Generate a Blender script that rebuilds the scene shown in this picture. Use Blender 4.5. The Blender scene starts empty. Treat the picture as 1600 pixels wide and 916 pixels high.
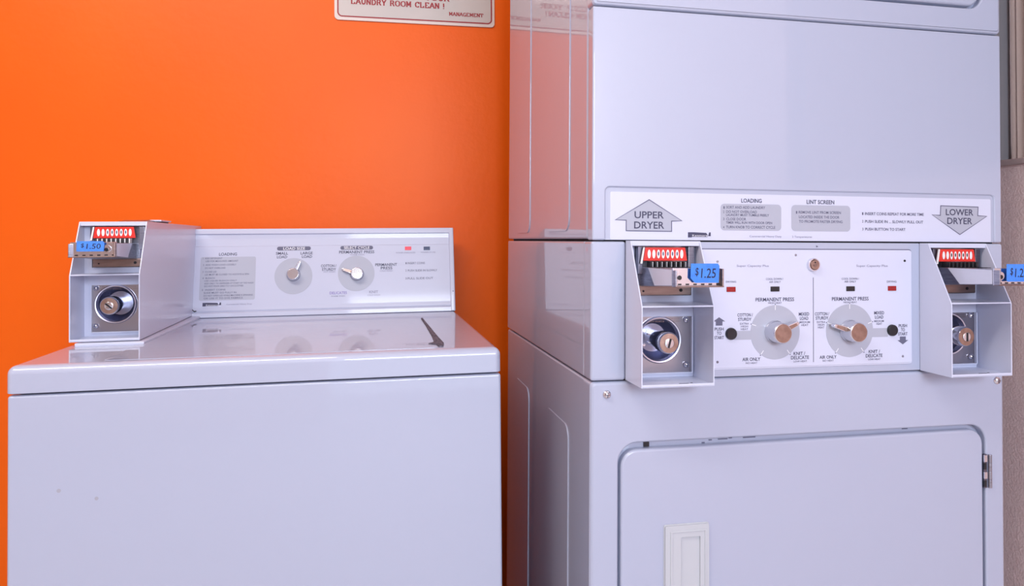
import bpy, bmesh, math, random
from mathutils import Vector, Matrix, Euler

random.seed(7)
C = bpy.context.scene.collection
R = math.radians

# ------------------------------------------------------------------ camera, sky, lights, exposure
cam_d = bpy.data.cameras.new('camera')
cam_d.sensor_width = 36.0
cam_d.lens = 24.821
cam_d.shift_y = -0.0654
cam_d.clip_start = 0.02
cam = bpy.data.objects.new('camera', cam_d)
C.objects.link(cam)
Fw, Rt, Up = (0.19838799, 0.97991597, 0.02017176), (0.98008792, -0.19851428, 0.00444372), (-0.00835885, -0.01888852, 0.99978665)
cam.matrix_world = Matrix(((Rt[0], Up[0], -Fw[0], 0.0), (Rt[1], Up[1], -Fw[1], 0.0), (Rt[2], Up[2], -Fw[2], 1.09), (0, 0, 0, 1)))
bpy.context.scene.camera = cam

world = bpy.data.worlds.new('sky')
bpy.context.scene.world = world
world.use_nodes = True
bg = world.node_tree.nodes['Background']
bg.inputs[0].default_value = (0.78, 0.85, 1.0, 1)
bg.inputs[1].default_value = 1.6

vs = bpy.context.scene.view_settings
vs.view_transform = 'Standard'
vs.look = 'None'
vs.gamma = 1
vs.exposure = 0.08


def area_lamp(name, loc, target, sx, sy, power, color):
    d = bpy.data.lights.new(name, 'AREA')
    d.shape = 'RECTANGLE'; d.size = sx; d.size_y = sy; d.energy = power; d.color = color
    o = bpy.data.objects.new(name, d); C.objects.link(o)
    o.location = loc
    o.rotation_euler = (Vector(target) - Vector(loc)).to_track_quat('-Z', 'Y').to_euler()
    return o


# soft daylight through the open front of the laundry room
area_lamp('daylight', (0.42, -2.15, 1.80), (0.30, 1.2, 0.85), 1.2, 0.75, 54, (0.78, 0.86, 1.0))
# unseen fill light added under the ceiling, no fixture, brightens the upper left wall
area_lamp('ceiling_fill', (-0.75, 0.15, 2.44), (-0.55, 1.0, 0.9), 1.2, 0.35, 25, (1.0, 0.93, 0.86))


# ------------------------------------------------------------------ materials
def mat(name, color, rough=0.5, metal=0.0, coat=0.0, coat_rough=0.03, spec=0.5, emit=None, estr=0.0, bump=None, vary=None, aniso=None):
    m = bpy.data.materials.new(name); m.use_nodes = True
    nt = m.node_tree; b = nt.nodes['Principled BSDF']
    b.inputs['Base Color'].default_value = (*color, 1)
    b.inputs['Roughness'].default_value = rough
    b.inputs['Metallic'].default_value = metal
    b.inputs['Coat Weight'].default_value = coat
    b.inputs['Coat Roughness'].default_value = coat_rough
    b.inputs['Specular IOR Level'].default_value = spec
    if emit:
        b.inputs['Emission Color'].default_value = (*emit, 1)
        b.inputs['Emission Strength'].default_value = estr
    tc = nt.nodes.new('ShaderNodeTexCoord')
    if bump:
        scale, strength, dist = bump
        n = nt.nodes.new('ShaderNodeTexNoise'); n.inputs['Scale'].default_value = scale; n.inputs['Detail'].default_value = 4
        bp = nt.nodes.new('ShaderNodeBump'); bp.inputs['Strength'].default_value = strength; bp.inputs['Distance'].default_value = dist
        nt.links.new(tc.outputs['Object'], n.inputs['Vector'])
        nt.links.new(n.outputs['Fac'], bp.inputs['Height'])
        nt.links.new(bp.outputs['Normal'], b.inputs['Normal'])
        if coat: nt.links.new(bp.outputs['Normal'], b.inputs['Coat Normal'])
    if vary:
        scale, c2, mp = vary
        n = nt.nodes.new('ShaderNodeTexNoise'); n.inputs['Scale'].default_value = scale; n.inputs['Detail'].default_value = 5
        mpn = nt.nodes.new('ShaderNodeMapping'); mpn.inputs['Scale'].default_value = mp
        r = nt.nodes.new('ShaderNodeValToRGB'); r.color_ramp.elements[0].position = 0.35; r.color_ramp.elements[1].position = 0.65
        r.color_ramp.elements[0].color = (*color, 1); r.color_ramp.elements[1].color = (*c2, 1)
        nt.links.new(tc.outputs['Object'], mpn.inputs[0]); nt.links.new(mpn.outputs[0], n.inputs['Vector'])
        nt.links.new(n.outputs['Fac'], r.inputs[0]); nt.links.new(r.outputs[0], b.inputs['Base Color'])
    return m


M = {
    'enamel': mat('white_enamel', (0.41, 0.445, 0.575), 0.42, coat=1.0, coat_rough=0.02, bump=(35, 0.008, 0.01)),
    'meter_white': mat('white_meter_paint', (0.60, 0.63, 0.78), 0.32, coat=0.3, coat_rough=0.08),
    'panel_white': mat('control_panel_white', (0.60, 0.62, 0.76), 0.45, coat=0.25, coat_rough=0.15),
    'console_white': mat('console_white', (0.50, 0.52, 0.65), 0.40, coat=0.4, coat_rough=0.06),
    'orange': mat('orange_wall_paint', (0.83, 0.124, 0.002), 0.42, spec=0.22, bump=(60, 0.12, 0.004), vary=(3.0, (0.81, 0.112, 0.002), (1, 1, 1))),
    'beige': mat('beige_wall_paint', (0.97, 0.76, 0.72), 0.8, bump=(260, 0.35, 0.003), vary=(90, (0.92, 0.70, 0.66), (1, 1, 1))),
    'cream': mat('cream_wall_paint', (0.72, 0.66, 0.60), 0.8, bump=(90, 0.2, 0.003)),
    'ceiling': mat('ceiling_paint', (0.78, 0.77, 0.75), 0.85, bump=(90, 0.2, 0.003)),
    'floor': mat('grey_floor', (0.58, 0.56, 0.56), 0.5, vary=(9, (0.52, 0.50, 0.50), (1, 1, 1))),
    'steel': mat('brushed_steel', (0.42, 0.42, 0.48), 0.33, 1.0, vary=(60, (0.30, 0.30, 0.36), (0.4, 1, 8))),
    'dark_steel': mat('dark_steel', (0.20, 0.19, 0.24), 0.35, 1.0),
    'bronze': mat('bronze_warm_reflection', (0.36, 0.27, 0.24), 0.35, 1.0, vary=(50, (0.27, 0.19, 0.17), (0.5, 1, 6))),  # brown metal; on the slide grip it paints a warm reflection
    'chrome': mat('chrome', (0.75, 0.75, 0.80), 0.12, 1.0),
    'copper': mat('copper_metal', (0.42, 0.29, 0.24), 0.38, 1.0, vary=(120, (0.33, 0.22, 0.18), (1, 1, 1))),
    'plate_steel': mat('lock_plate_steel', (0.38, 0.36, 0.40), 0.30, 1.0),
    'ring_steel': mat('cup_rim_steel', (0.66, 0.66, 0.76), 0.25, 1.0),
    'cup_steel': mat('lock_cup_steel', (0.30, 0.31, 0.42), 0.30, 1.0),
    'black': mat('black_plastic', (0.012, 0.012, 0.016), 0.3),
    'gap': mat('dark_gap', (0.02, 0.018, 0.022), 0.8),
    'ink': mat('dark_blue_grey_ink', (0.05, 0.05, 0.10), 0.6),
    'ink_soft': mat('grey_ink', (0.12, 0.12, 0.19), 0.6),
    'ink_faint': mat('pale_grey_ink', (0.27, 0.27, 0.38), 0.6),
    'ink_violet': mat('violet_ink', (0.25, 0.20, 0.50), 0.6),
    'ink_white': mat('white_ink', (0.8, 0.8, 0.85), 0.6),
    'print_grey': mat('light_grey_print', (0.40, 0.415, 0.50), 0.5, coat=0.2, coat_rough=0.15),
    'print_grey_dark': mat('grey_print', (0.49, 0.49, 0.56), 0.5),
    'red_lens': mat('red_lens', (0.30, 0.004, 0.006), 0.2, coat=0.3),
    'red_lit': mat('lit_red_lens', (0.70, 0.03, 0.06), 0.3, emit=(0.8, 0.03, 0.06), estr=0.15),
    'blue_lens': mat('dark_blue_lens', (0.01, 0.02, 0.09), 0.25),
    'red_plate': mat('red_plate', (0.72, 0.03, 0.02), 0.35),
    'oval_white': mat('oval_white', (0.82, 0.80, 0.80), 0.5),
    'tape': mat('blue_masking_tape', (0.045, 0.20, 0.72), 0.7, bump=(400, 0.3, 0.001), vary=(90, (0.06, 0.25, 0.80), (1, 1, 1))),
    'marker': mat('black_marker', (0.01, 0.012, 0.05), 0.6),
    'handle': mat('off_white_plastic', (0.50, 0.52, 0.56), 0.4),
    'sign': mat('sign_enamel', (0.52, 0.46, 0.43), 0.35, coat=0.2, vary=(12, (0.49, 0.45, 0.42), (1, 1, 1))),
    'sign_edge': mat('sign_edge', (0.66, 0.57, 0.52), 0.3),
    'sign_red': mat('sign_red_paint', (0.28, 0.006, 0.012), 0.5),
    'aluminium': mat('aluminium_frame', (0.42, 0.42, 0.45), 0.4, 0.7),
    'curtain': mat('beige_curtain', (0.62, 0.48, 0.42), 0.9, bump=(300, 0.4, 0.002), vary=(25, (0.50, 0.37, 0.32), (1, 1, 0.1))),
    'sill': mat('sill_paint', (0.52, 0.40, 0.38), 0.6),
    'scuff': mat('scuffed_dark_metal', (0.05, 0.05, 0.075), 0.8, vary=(300, (0.14, 0.14, 0.19), (1, 0.3, 1))),
    'pit': mat('dull_spot', (0.35, 0.35, 0.42), 0.7),
    'glass': None,
}
g = bpy.data.materials.new('window_glass'); g.use_nodes = True
gb = g.node_tree.nodes['Principled BSDF']
gb.inputs['Transmission Weight'].default_value = 1.0; gb.inputs['Roughness'].default_value = 0.02; gb.inputs['IOR'].default_value = 1.45
M['glass'] = g


# ------------------------------------------------------------------ mesh helpers
class MB:
    """collects geometry of several materials for ONE mesh object"""
    def __init__(self):
        self.v = []; self.f = []; self.mi = []; self.mats = []

    def slot(self, m):
        if m not in self.mats: self.mats.append(m)
        return self.mats.index(m)

    def raw(self, verts, faces, m, mtx=None):
        s = self.slot(m); n = len(self.v)
        for p in verts:
            p = Vector(p)
            if mtx is not None: p = mtx @ p
            self.v.append(p)
        for f in faces:
            self.f.append([n + i for i in f]); self.mi.append(s)
        return self

    def bm(self, bm, m, mtx=None):
        bm.verts.index_update()
        self.raw([v.co.copy() for v in bm.verts], [[v.index for v in f.verts] for f in bm.faces], m, mtx)
        bm.free(); return self

    def box(self, x0, x1, y0, y1, z0, z1, m, bev=0.0, seg=2, mtx=None):
        bm = bmesh.new(); bmesh.ops.create_cube(bm, size=1)
        for v in bm.verts:
            v.co = Vector(((x0 + x1) / 2 + v.co.x * (x1 - x0), (y0 + y1) / 2 + v.co.y * (y1 - y0), (z0 + z1) / 2 + v.co.z * (z1 - z0)))
        if bev: bmesh.ops.bevel(bm, geom=list(bm.edges), offset=bev, segments=seg, profile=0.5, affect='EDGES')
        return self.bm(bm, m, mtx)

    def prism(self, pts, y0, y1, m, bev=0.0, seg=2, axis='y', mtx=None, front_only=False):
        """pts: outline in (x,z) extruded along y; axis='x': outline in (y,z) extruded along x"""
        bm = bmesh.new()
        def P(a, b, t): return (a, t, b) if axis == 'y' else ((t, a, b) if axis == 'x' else (a, b, t))
        A = [bm.verts.new(P(a, b, y0)) for a, b in pts]
        B = [bm.verts.new(P(a, b, y1)) for a, b in pts]
        fa = bm.faces.new(A); bm.faces.new(list(reversed(B)))
        n = len(pts)
        for i in range(n):
            j = (i + 1) % n
            bm.faces.new((A[j], A[i], B[i], B[j]))
        bmesh.ops.recalc_face_normals(bm, faces=list(bm.faces))
        if bev:
            ed = list(fa.edges) if front_only else list(bm.edges)
            bmesh.ops.bevel(bm, geom=ed, offset=bev, segments=seg, profile=0.5, affect='EDGES')
        return self.bm(bm, m, mtx)

    def plate_hole(self, outer, inner, y0, y1, m, chamfer=0.0, mtx=None):
        """outline with a hole, front at y0; inner wall runs back to y1; both counter-clockwise in (x,z)"""
        bm = bmesh.new()
        def loop(pts, y): return [bm.verts.new((a, y, b)) for a, b in pts]
        def off(pts, d):
            n = len(pts); o = []
            for i in range(n):
                p, q, r_ = Vector(pts[i - 1]), Vector(pts[i]), Vector(pts[(i + 1) % n])
                e1 = (q - p).normalized(); e2 = (r_ - q).normalized()
                nn = (Vector((e1.y, -e1.x)) + Vector((e2.y, -e2.x)))
                nn = nn.normalized() if nn.length > 1e-9 else Vector((e1.y, -e1.x))
                o.append((q.x + nn.x * d, q.y + nn.y * d))
            return o
        O = loop(outer, y0); I0 = loop(off(inner, chamfer), y0)
        eo = [bm.edges.new((O[i], O[(i + 1) % len(O)])) for i in range(len(O))]
        ei = [bm.edges.new((I0[i], I0[(i + 1) % len(I0)])) for i in range(len(I0))]
        bmesh.ops.triangle_fill(bm, use_beauty=True, edges=eo + ei)
        prev = I0
        rings = []
        if chamfer:
            for k in (1, 2, 3):
                a = k / 3 * math.pi / 2
                rings.append((chamfer * (1 - math.sin(a)), y0 + chamfer * (1 - math.cos(a))))
        rings.append((0, y1))
        for o_, yy in rings:
            L = loop(off(inner, o_) if o_ else inner, yy)
            for i in range(len(L)):
                j = (i + 1) % len(L); bm.faces.new((prev[i], prev[j], L[j], L[i]))
            prev = L
        OB = loop(outer, y1)
        for i in range(len(O)):
            j = (i + 1) % len(O); bm.faces.new((O[j], O[i], OB[i], OB[j]))
        bmesh.ops.recalc_face_normals(bm, faces=list(bm.faces))
        return self.bm(bm, m, mtx)

    def lathe(self, prof, m, cx=0, cz=0, seg=32, mtx=None, cap=True):
        """prof: list of (radius, y); revolved about the y axis through (cx, cz)"""
        vs_, fs = [], []
        for r_, y in prof:
            for k in range(seg):
                a = 2 * math.pi * k / seg
                vs_.append((cx + r_ * math.cos(a), y, cz + r_ * math.sin(a)))
        for i in range(len(prof) - 1):
            for k in range(seg):
                a, b = i * seg + k, i * seg + (k + 1) % seg
                fs.append((a, b, b + seg, a + seg))
        if cap and prof[-1][0] > 1e-6: fs.append([(len(prof) - 1) * seg + k for k in range(seg)])
        if cap and prof[0][0] > 1e-6: fs.append([k for k in reversed(range(seg))])
        bm = bmesh.new(); V = [bm.verts.new(p) for p in vs_]
        for f in fs: bm.faces.new([V[i] for i in f])
        bmesh.ops.remove_doubles(bm, verts=list(bm.verts), dist=1e-6)
        bmesh.ops.recalc_face_normals(bm, faces=list(bm.faces))
        return self.bm(bm, m, mtx)

    def flat(self, pts, y, m, mtx=None):
        """thin printed patch (x,z outline) facing -y"""
        return self.raw([(a, y, b) for a, b in pts], [list(range(len(pts)))], m, mtx)

    def tube(self, pts, r, m, seg=8, mtx=None):
        vs_, fs = [], []
        n = len(pts); P = [Vector(p) for p in pts]
        for i, p in enumerate(P):
            t = (P[min(i + 1, n - 1)] - P[max(i - 1, 0)]).normalized()
            u = t.orthogonal().normalized() if i == 0 else (u - t * u.dot(t)).normalized()
            w = t.cross(u)
            for k in range(seg):
                a = 2 * math.pi * k / seg
                vs_.append(p + (u * math.cos(a) + w * math.sin(a)) * r)
        for i in range(n - 1):
            for k in range(seg):
                a, b = i * seg + k, i * seg + (k + 1) % seg
                fs.append((a, b, b + seg, a + seg))
        fs.append(list(reversed(range(seg)))); fs.append([(n - 1) * seg + k for k in range(seg)])
        return self.raw(vs_, fs, m, mtx)

    def text(self, s, cx, cz, w, h, y, m, bold=0.0, shear=0.0, mtx=None):
        V, F = glyphs(s, bold, shear)
        if not V: return self
        xs = [p[0] for p in V]; zs = [p[1] for p in V]
        x0, x1, z0, z1 = min(xs), max(xs), min(zs), max(zs)
        # keep the cap height honest when the line has descenders or commas
        kx = w / (x1 - x0); kz = h / (z1 - z0)
        return self.raw([(cx - w / 2 + (p[0] - x0) * kx, y, cz - h / 2 + (p[1] - z0) * kz) for p in V], F, m, mtx)

    def build(self, name, parent=None, label=None, loc=None, rot=None, smooth=38, weighted=True):
        me = bpy.data.meshes.new(name)
        me.from_pydata([tuple(p) for p in self.v], [], self.f)
        for m in self.mats: me.materials.append(M[m])
        me.polygons.foreach_set('material_index', self.mi)
        me.polygons.foreach_set('use_smooth', [True] * len(self.f))
        me.update()
        me.set_sharp_from_angle(angle=R(smooth))
        o = bpy.data.objects.new(name, me); C.objects.link(o)
        if parent is not None: o.parent = parent
        if weighted and len(self.f) > 8:
            wn = o.modifiers.new('weighted_normals', 'WEIGHTED_NORMAL'); wn.weight = 100; wn.keep_sharp = True
        if loc is not None: o.location = loc
        if rot is not None: o.rotation_euler = rot
        if label: o['label'] = label
        return o


_g = {}
def glyphs(s, bold=0.0, shear=0.0):
    k = (s, bold, shear)
    if k in _g: return _g[k]
    cu = bpy.data.curves.new('t', 'FONT'); cu.body = s; cu.resolution_u = 3
    cu.fill_mode = 'FRONT'; cu.offset = bold; cu.shear = shear
    ob = bpy.data.objects.new('t', cu); C.objects.link(ob)
    dg = bpy.context.evaluated_depsgraph_get(); dg.update()
    me = bpy.data.meshes.new_from_object(ob.evaluated_get(dg))
    V = [(v.co.x, v.co.y) for v in me.vertices]; F = [list(p.vertices) for p in me.polygons]
    bpy.data.objects.remove(ob); bpy.data.curves.remove(cu); bpy.data.meshes.remove(me)
    _g[k] = (V, F); return _g[k]


def rrect(x0, x1, z0, z1, r, n=6):
    o = []
    for cx, cz, a0 in ((x1 - r, z1 - r, 0), (x0 + r, z1 - r, 90), (x0 + r, z0 + r, 180), (x1 - r, z0 + r, 270)):
        for k in range(n + 1):
            a = R(a0 + 90 * k / n); o.append((cx + r * math.cos(a), cz + r * math.sin(a)))
    return o
def rect(x0, x1, z0, z1): return [(x0, z0), (x1, z0), (x1, z1), (x0, z1)]
def circle(cx, cz, r, n=40): return [(cx + r * math.cos(2 * math.pi * k / n), cz + r * math.sin(2 * math.pi * k / n)) for k in range(n)]
def outline(pts, w):
    """a closed line of width w along pts, as quads"""
    q = []
    n = len(pts)
    def off(d):
        o = []
        for i in range(n):
            p, c, r_ = Vector(pts[i - 1]), Vector(pts[i]), Vector(pts[(i + 1) % n])
            e1 = (c - p).normalized(); e2 = (r_ - c).normalized()
            n1 = Vector((e1.y, -e1.x)); n2 = Vector((e2.y, -e2.x)); s = (n1 + n2)
            s = s / max(0.3, s.dot(n1)); o.append((c.x + s.x * d, c.y + s.y * d))
        return o
    A, B = off(w / 2), off(-w / 2)
    for i in range(n):
        j = (i + 1) % n; q.append([A[i], A[j], B[j], B[i]])
    return q


def empty(name, label, cat, loc, rot=(0, 0, 0), group=None):
    o = bpy.data.objects.new(name, None); C.objects.link(o)
    o.empty_display_size = 0.1; o.location = loc; o.rotation_euler = rot
    o['label'] = label; o['category'] = cat
    if group: o['group'] = group
    return o
def structure(o):
    o['kind'] = 'structure'; return o

# ------------------------------------------------------------------ lettering tables: (words, centre x, centre z, width, height) in millimetres
CONSOLE_TEXT = [
    ('LOADING', 172.1, 141.0, 37.8, 6.5),
    ('LOAD SIZE', 314.1, 152.5, 47.6, 6.2),
    ('SMALL', 287.8, 141.5, 26.4, 6.2),
    ('LOAD', 288.0, 133.2, 22.2, 6.2),
    ('LARGE', 341.6, 141.4, 26.7, 6.2),
    ('LOAD', 342.5, 133.4, 22.5, 6.2),
    ('SELECT CYCLE', 453.6, 152.8, 57.9, 6.3),
    ('PERMANENT PRESS', 453.6, 142.6, 79.5, 6.6),
    ('WARM WASH', 454.4, 136.2, 31.8, 3.9),
    ('COTTON /', 390.7, 111.2, 34.1, 6.2),
    ('STURDY', 391.5, 102.9, 31.2, 6.2),
    ('HOT WASH', 392.2, 97.3, 25.5, 3.5),
    ('PERMANENT', 520.4, 112.0, 49.8, 6.3),
    ('PRESS', 521.1, 104.0, 26.3, 6.3),
    ('COLD WASH', 520.3, 97.4, 29.2, 3.6),
    ('DELICATES', 412.4, 48.6, 38.2, 6.1),
    ('WARM WASH', 411.7, 41.2, 31.1, 3.5),
    ('KNIT', 491.6, 49.0, 20.2, 6.2),
    ('COLD WASH', 491.6, 41.6, 28.8, 3.5),
    ('WASHER UNBALANCED', 565.7, 139.7, 46.0, 3.3),
    ('WASHER IN USE', 618.0, 140.0, 34.6, 3.4),
    ('INSERT COINS', 589.8, 114.6, 40.2, 4.9),
    ('1', 566.1, 114.5, 2.2, 4.5),
    ('PUSH SLIDE IN SLOWLY', 604.4, 97.1, 68.5, 4.8),
    ('2', 565.8, 97.3, 3.0, 4.5),
    ('PULL SLIDE OUT', 598.8, 78.6, 59.4, 4.8),
    ('3', 565.5, 78.6, 2.9, 4.5),
    ('Commercial Heavy Duty', 199.4, 28.2, 53.6, 4.0),
    ('1  ADD DETERGENT', 140.2, 131.9, 40.2, 3.8),
    ('USE FOR MEASURED AMOUNT', 159.9, 125.6, 68.5, 3.8),
    ('2  ADD WASH LOAD LOOSELY', 155.5, 117.3, 69.7, 3.7),
    ('DO NOT OVERLOAD', 146.4, 110.2, 42.8, 3.7),
    ('3  CLOSE LID', 134.7, 101.8, 29.3, 3.7),
    ('LID MUST BE CLOSED TO AGITATE & SPIN', 171.7, 95.4, 92.6, 3.7),
    ('4  BLEACH', 133.3, 87.6, 25.2, 3.7),
    ('USE LIQUID BLEACH ONLY', 158.8, 81.4, 68.1, 3.7),
    ('ADD ONLY TO DISPENSER AT START OF THE WASH', 176.4, 75.6, 103.2, 3.7),
    ('DO NOT POUR DIRECTLY ON CLOTHES', 165.9, 69.6, 81.5, 3.7),
    ('5  INSERT COINS', 144.9, 61.5, 49.1, 3.7),
    ('SLIDE MUST GO FULLY IN', 158.5, 55.0, 67.9, 3.7),
    ('DO NOT OPEN LID WHILE MACHINE IS SPINNING', 176.0, 48.6, 102.8, 3.7),
    ('OR USE IT TO DYE FABRICS', 165.6, 42.6, 81.2, 3.7)]
PANEL_TEXT = [
    ('LOADING', 247.8, 1150.6, 33.1, 6.1),
    ('LINT SCREEN', 361.9, 1150.5, 46.5, 6.2),
    ('Commercial Heavy Duty', 270.6, 1097.5, 52.2, 3.8),
    ('2 Temperatures', 330.7, 1097.3, 33.1, 3.8),
    ('1', 203.7, 1139.9, 2.1, 3.7),
    ('SORT AND ADD LAUNDRY', 238.5, 1140.5, 62.9, 4.0),
    ('2', 203.1, 1133.6, 2.1, 3.7),
    ('DO NOT OVERLOAD', 231.8, 1133.9, 49.4, 3.9),
    ('LAUNDRY MUST TUMBLE FREELY', 241.6, 1129.2, 69.2, 3.6),
    ('3', 203.1, 1123.1, 2.1, 3.7),
    ('CLOSE DOOR', 223.1, 1123.1, 31.8, 4.0),
    ('TIMER WILL RUN WITH DOOR OPEN', 244.1, 1117.9, 74.4, 3.6),
    ('4', 203.1, 1111.0, 2.1, 3.7),
    ('TURN KNOB TO CORRECT CYCLE', 246.7, 1111.3, 79.6, 4.0),
    ('1', 321.7, 1134.4, 2.1, 3.9),
    ('REMOVE LINT FROM SCREEN', 360.8, 1134.7, 71.3, 4.0),
    ('LOCATED INSIDE THE DOOR', 359.7, 1127.7, 67.9, 4.1),
    ('TO PROMOTE FASTER DRYING', 362.4, 1120.9, 73.4, 4.0),
    ('1', 434.1, 1133.9, 2.2, 3.9),
    ('INSERT COINS REPEAT FOR MORE TIME', 490.0, 1134.0, 104.1, 4.4),
    ('2', 434.0, 1122.3, 2.2, 4.0),
    ('PUSH SLIDE IN ... SLOWLY PULL OUT', 489.4, 1122.1, 102.8, 4.3),
    ('3', 434.0, 1110.2, 2.2, 3.9),
    ('PUSH BUTTON TO START', 473.6, 1110.3, 70.8, 4.3)]
BIG = [
    ('UPPER', 87.3, 1127.4, 44.7, 10.1),
    ('DRYER', 87.3, 1112.8, 45.7, 10.1),
    ('LOWER', 607.3, 1138.4, 50.7, 10.1),
    ('DRYER', 607.5, 1124.7, 46.0, 10.1)]
CTL = [
    ('Super Capacity Plus', 247.7, 1054.0, 51.6, 4.3),
    ('Super Capacity Plus', 447.0, 1053.8, 54.5, 4.5),
    ('DRYING', 212.8, 1031.1, 16.3, 2.8),
    ('COOL DOWN /', 283.0, 1034.9, 28.3, 3.1),
    ('AIR ONLY', 283.5, 1030.5, 18.9, 3.0),
    ('COOL DOWN /', 409.4, 1034.7, 29.6, 3.1),
    ('AIR ONLY', 409.4, 1030.4, 19.8, 3.1),
    ('DRYING', 481.0, 1030.0, 16.8, 3.0),
    ('PERMANENT PRESS', 283.5, 1004.6, 62.7, 5.5),
    ('HIGH HEAT', 283.5, 999.5, 22.0, 2.8),
    ('PERMANENT PRESS', 409.3, 1004.3, 62.5, 5.6),
    ('HIGH HEAT', 409.2, 999.1, 23.0, 2.9),
    ('COTTON /', 235.3, 982.5, 24.6, 4.7),
    ('STURDY', 234.8, 976.1, 21.6, 4.6),
    ('EXTRA', 234.2, 969.7, 14.3, 2.8),
    ('HIGH', 234.2, 965.7, 11.3, 2.8),
    ('HEAT', 234.2, 961.7, 11.3, 2.8),
    ('MIXED', 331.2, 982.4, 17.1, 4.8),
    ('LOAD', 331.4, 976.0, 13.8, 4.8),
    ('MEDIUM', 332.5, 970.2, 17.0, 2.9),
    ('HEAT', 332.5, 966.0, 11.7, 2.9),
    ('AIR ONLY', 245.2, 917.4, 28.8, 5.1),
    ('NO HEAT', 245.5, 911.9, 18.5, 2.8),
    ('KNIT /', 323.5, 924.0, 19.1, 4.8),
    ('DELICATE', 324.4, 917.9, 29.7, 5.2),
    ('LOW HEAT', 324.9, 912.2, 22.2, 2.8),
    ('PUSH', 194.0, 962.5, 14.1, 4.6),
    ('TO', 194.0, 956.5, 7.1, 4.7),
    ('START', 194.0, 950.1, 15.1, 4.7),
    ('COTTON /', 361.4, 982.2, 23.7, 4.8),
    ('STURDY', 361.4, 976.0, 21.6, 4.8),
    ('EXTRA', 359.8, 969.9, 13.9, 2.9),
    ('HIGH', 359.7, 965.9, 10.7, 2.9),
    ('HEAT', 359.7, 961.9, 10.7, 2.9),
    ('MIXED', 458.9, 982.4, 17.3, 4.9),
    ('LOAD', 458.9, 975.9, 14.5, 4.9),
    ('MEDIUM', 458.6, 969.8, 16.7, 2.9),
    ('HEAT', 458.8, 965.7, 10.0, 2.9),
    ('AIR ONLY', 371.2, 917.3, 28.5, 4.9),
    ('NO HEAT', 371.4, 911.9, 18.3, 2.9),
    ('KNIT /', 450.3, 923.8, 19.4, 4.9),
    ('DELICATE', 449.9, 917.5, 28.9, 5.1),
    ('LOW HEAT', 450.2, 912.0, 21.1, 2.9),
    ('PUSH', 500.3, 962.0, 14.7, 4.9),
    ('TO', 500.3, 955.8, 6.8, 4.9),
    ('START', 500.3, 949.5, 16.4, 4.9)]

# ------------------------------------------------------------------ the room
WY, WX = 1.76, 1.12
b = MB(); b.box(-2.3, 1.32, -3.0, 1.9, -0.06, 0.0, 'floor'); structure(b.build('floor'))
b = MB(); b.box(-2.3, 1.32, -3.0, 1.9, 2.5, 2.56, 'ceiling'); structure(b.build('ceiling'))
b = MB(); b.box(-2.3, WX, WY, WY + 0.12, 0.0, 2.5, 'orange'); structure(b.build('wall_back'))
b = MB(); b.box(-2.3, -2.2, -3.0, WY, 0.0, 2.5, 'cream'); structure(b.build('wall_left'))
# wall behind the camera with a wide open doorway to the daylight
b = MB()
b.box(-2.2, -0.25, -2.32, -2.2, 0.0, 2.5, 'cream'); b.box(1.05, WX, -2.32, -2.2, 0.0, 2.5, 'cream'); b.box(-0.25, 1.05, -2.32, -2.2, 2.2, 2.5, 'cream')
structure(b.build('wall_front'))
# right wall with the window opening
y0, y1, z0, z1 = 0.15, 1.114, 1.2385, 2.15
b = MB()
b.box(WX, WX + 0.14, -3.0, WY + 0.12, 0.0, z0 - 0.011, 'beige')
b.box(WX, WX + 0.14, -3.0, WY + 0.12, z1, 2.5, 'beige')
b.box(WX, WX + 0.14, y1, WY + 0.12, z0 - 0.011, z1, 'beige')
b.box(WX, WX + 0.14, -3.0, y0, z0 - 0.011, z1, 'beige')
structure(b.build('wall_right'))
b = MB()
b.box(WX - 0.006, WX + 0.135, y0 - 0.01, y1 + 0.012, z0 - 0.011, z0, 'sill', 0.003)
structure(b.build('trim_1'))
win = MB()
for a, c_ in ((y1 - 0.014, y1), (y0, y0 + 0.014)):
    win.box(WX + 0.010, WX + 0.05, a, c_, z0, z1, 'aluminium', 0.002)
win.box(WX + 0.010, WX + 0.05, y0, y1, z1 - 0.02, z1, 'aluminium', 0.002)
win.box(WX + 0.07, WX + 0.10, y0, y1, z0, z0 + 0.02, 'aluminium', 0.002)
wo = structure(win.build('window_1'))
p = MB(); p.box(WX + 0.088, WX + 0.092, y0 + 0.002, y1 - 0.002, z0 + 0.018, z1 - 0.018, 'glass'); p.build('pane', wo)
# pleated curtain in the window recess
cb = MB(); n = 260; ys = [y0 + 0.03 + (y1 - 0.012 - y0 - 0.03) * i / n for i in range(n + 1)]
V = []; F = []
for i, yy in enumerate(ys):
    t = (y1 - yy)
    xx = WX + 0.052 + 0.011 * math.sin(t * 2 * math.pi / 0.043 + 0.6) + 0.003 * math.sin(t * 2 * math.pi / 0.013)
    V += [(xx, yy, z0 + 0.002), (xx, yy, z1 - 0.03), (xx + 0.0012, yy, z0 + 0.002), (xx + 0.0012, yy, z1 - 0.03)]
for i in range(n):
    a = 4 * i; F += [(a, a + 4, a + 5, a + 1), (a + 2, a + 3, a + 7, a + 6)]
cb.raw(V, F, 'curtain')
cu = cb.build('curtain'); cu['label'] = 'pleated dull beige curtain hanging in the window at the right edge'; cu['category'] = 'curtain'

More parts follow.
